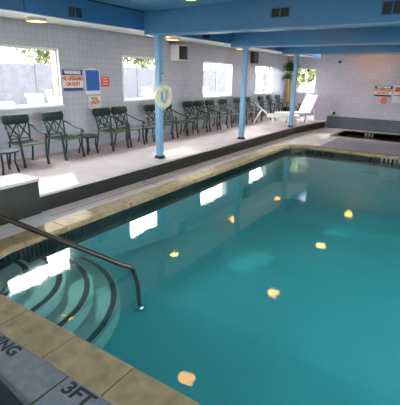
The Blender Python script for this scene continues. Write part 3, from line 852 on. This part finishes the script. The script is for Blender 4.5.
# ------------------------------------------------------------------ outdoors seen through the windows
c = MB(); c.box(-70, WX - .3, -30, 70, -.12, .0); struct(c.build('ground_outside', M['grass']))
c = MB(); c.box(RX + .25, 40, -30, 40, -.12, .0); c.box(-6.2, 8, YA + .3, 45, -.12, -.001); c.box(-6.2, 8, -30, YB - .3, -.12, -.001); struct(c.build('ground_outside', M['grass']))
c = MB(); c.box(-17.2, -8.5, -20, 50, .0, .02); struct(c.build('path_outside', M['path']))
def fence(x, y0, y1, h, label):
    r = empty('board_fence', (x, y0, 0)); n = int((y1-y0)/2.4)
    for k in range(n + 1):
        c = MB(); c.box(-.05, .05, k*2.4 - .05, k*2.4 + .05, 0, h + .1); c.build('post', M['fence'], r)
    c = MB(); y = 0
    while y < y1 - y0:
        c.box(-.015, .015, y, y + .17, .08, h + random.uniform(-.03, .03)); y += .168
    c.build('board_panel', M['fence'], r)
    c = MB()
    for z in (.35, h - .3): c.box(-.05, -.016, 0, y1 - y0, z, z + .08)
    c.build('rail', M['fence'], r)
    tag(r, label, 'fence')
fence(-17.5, 0, 48, 1.95, 'weathered grey board fence across the yard outside the windows')
def tree(x, y, h, cr, label, seed):
    rn = random.Random(seed); r = empty('tree', (x, y, 0))
    c = MB(); c.tube([(0, 0, 0), (.1, .05, h*.3), (0, .1, h*.6), (.05, 0, h*.85)], [.2, .16, .11, .05], 8)
    for k in range(5):
        a = rn.uniform(0, 6.28); z = h*rn.uniform(.3, .6)
        c.tube([(.05, .05, z), (cr*.4*math.cos(a), cr*.4*math.sin(a), z + h*.14), (cr*.8*math.cos(a), cr*.8*math.sin(a), z + h*.22)], [.08, .05, .02], 6)
    c.build('trunk', M['bark'], r)
    c = MB()
    for k in range(3600):
        v = Vector((rn.gauss(0, 1), rn.gauss(0, 1), rn.gauss(0, 1))).normalized() * (rn.random() ** .4)
        p = Vector((v.x*cr, v.y*cr, h*.65 + v.z*h*.36)); q = Vector((rn.gauss(0,1), rn.gauss(0,1), rn.gauss(0,1))).normalized()
        t1 = q.orthogonal().normalized()*.17; t2 = q.cross(t1).normalized()*.12
        c._f([c.bm.verts.new(p + t1), c.bm.verts.new(p + t2), c.bm.verts.new(p - t1), c.bm.verts.new(p - t2)])
    c.build('foliage', M['treeleaf'], r)
    tag(r, label, 'tree', 'trees beyond the fence')
for i, (x, y, h, cr, w_) in enumerate([(-21, 3.5, 6.6, 2.6, 'seen in the left half of the big window'), (-20.5, 9.6, 7.0, 2.7, 'seen in the right half of the big window'), (-21, 16, 6.4, 2.8, 'seen left in the second window'), (-20.5, 23, 6.8, 3.0, 'seen in the second window beside the post'), (-21, 30, 7.0, 3.0, 'seen in the third window'), (-21, 38, 6.8, 3.0, 'seen in the fourth window')]):
    tree(x, y, h, cr, 'pale green leafy tree beyond the fence, ' + w_, 20 + i)
tree(-7.6, 20.5, 4.0, 1.6, 'green tree outside the alcove window at the far end', 44)
# white garden table with chairs and a canopy
def gtable(x, y, label):
    r = empty('garden_table', (x, y, .02))
    c = MB(); c.lathe([(.62, .70), (.64, .715), (.62, .73)], 28); c.build('tabletop', M['lounge'], r)
    for a in (45, 135, 225, 315):
        ca, sa = math.cos(math.radians(a)), math.sin(math.radians(a))
        c = MB(); c.tube([(.35*ca, .35*sa, .7), (.42*ca, .42*sa, 0)], .03, 8); c.build('leg', M['lounge'], r)
    tag(r, label, 'table', 'white garden tables outside')
gtable(-11.0, 6.0, 'white round garden table outside the big window')
gtable(-11.4, 13.6, 'white round garden table outside the second window')
gtable(-10.6, 17.2, 'white round garden table outside the third window')
def make_gchair():
    r = empty('garden_chair')
    c = MB(); c.box(-.22, .22, -.24, .24, .41, .44); c.build('seat', M['lounge'], r, bevel=.01)
    c = MB()
    for k in range(5): c.hexa([(-.22, -.22 + k*.09, .44), (-.19, -.22 + k*.09, .44), (-.19, -.15 + k*.09, .44), (-.22, -.15 + k*.09, .44), (-.32, -.22 + k*.09, .92), (-.29, -.22 + k*.09, .92), (-.29, -.15 + k*.09, .92), (-.32, -.15 + k*.09, .92)])
    c.box(-.33, -.285, -.25, .25, .90, .98); c.build('backrest', M['lounge'], r)
    for sx in (-1, 1):
        for sy in (-1, 1):
            c = MB(); c.tube([(sx*.19, sy*.21, .42), (sx*.23, sy*.24, 0)], .025, 6); c.build('leg', M['lounge'], r)
    return r
gp = make_gchair()
for i, (x, y, a, lb) in enumerate([(-11.9, 6.5, 0, 'white garden chair behind the table outside the big window'), (-10.5, 7.2, 2.2, 'white garden chair right of the table outside the big window'), (-10.2, 5.2, 3.0, 'white garden chair in front of the table outside the big window'), (-12.0, 9.0, .6, 'white garden chair standing alone outside the big window'), (-10.4, 12.6, .5, 'white garden chair left of the table outside the second window'), (-12.3, 14.4, 0, 'white garden chair behind the table outside the second window'), (-11.4, 18.2, 0, 'white garden chair by the table outside the third window')]):
    o = gp if i == 0 else dup(gp)
    o.location = (x, y, .02); o.rotation_euler = (0, 0, a); tag(o, lb, 'chair', 'white garden chairs outside')
r = empty('garden_umbrella', (-12.2, 20.2, .02))
c = MB(); c.tube([(0, 0, 0), (0, 0, 2.35)], .025, 8); c.build('pole', M['lounge'], r)
c = MB(); c.lathe([(1.5, 1.92), (1.5, 2.0), (.75, 2.22), (.03, 2.40)], 8, capb=False, smooth=False); c.build('canopy', M['canopy'], r)
c = MB(); c.lathe([(.28, 0), (.28, .06), (.05, .1)], 16); c.build('base', M['white'], r)
tag(r, 'blue garden umbrella outside the third window', 'umbrella')
o = empty('equipment_cabinet', (-13.6, 6.2, .02))
c = MB(); c.box(-.4, .4, -1.1, 1.1, 0, 1.15); c.build('body', M['bluebox'], o, bevel=.02)
c = MB(); c.box(-.44, .44, -1.14, 1.14, 1.15, 1.2); c.build('lid', M['white'], o)
tag(o, 'dull blue low cabinet on the path outside the big window', 'cabinet')

# ------------------------------------------------------------------ light
w = bpy.data.worlds.new('sky'); sc.world = w; w.use_nodes = True
nt = w.node_tree; bg = nt.nodes['Background']
sky = nt.nodes.new('ShaderNodeTexSky'); sky.sky_type = 'HOSEK_WILKIE'
sd = Vector((-1, .62, .63)).normalized(); sky.sun_direction = sd; sky.turbidity = 4; sky.ground_albedo = .4
mxs = nt.nodes.new('ShaderNodeMix'); mxs.data_type = 'RGBA'; mxs.inputs[0].default_value = .75
mxs.inputs[7].default_value = (.92, .96, 1, 1)
nt.links.new(sky.outputs[0], mxs.inputs[6]); nt.links.new(mxs.outputs[2], bg.inputs[0])
bg.inputs[1].default_value = 29
su = bpy.data.lights.new('sun', 'SUN'); su.energy = 4.2; su.angle = math.radians(.8); su.color = (1, .95, .88)
so_ = bpy.data.objects.new('sun', su); col.objects.link(so_); so_.rotation_euler = (-sd).to_track_quat('-Z', 'Y').to_euler(); so_.location = (-20, 12, 14)

# ------------------------------------------------------------------ camera
cd = bpy.data.cameras.new('camera'); cam = bpy.data.objects.new('camera', cd); col.objects.link(cam)
RM = Matrix(((0.8332527, -0.1894369, 0.51942621), (0.55255618, 0.25256766, -0.79428663), (0.01927694, 0.94885364, 0.31512721)))
cam.matrix_world = Matrix.Translation((0, 0, 1.62)) @ RM.to_4x4()
cd.sensor_fit = 'HORIZONTAL'; cd.sensor_width = 36; cd.lens = 36 * 385.2437540 / 400; cd.clip_start = .05; cd.clip_end = 300
sc.camera = cam
sc.view_settings.view_transform = 'Standard'; sc.view_settings.look = 'None'
sc.view_settings.exposure = 0; sc.view_settings.gamma = 1; sc.view_settings.use_curve_mapping = False
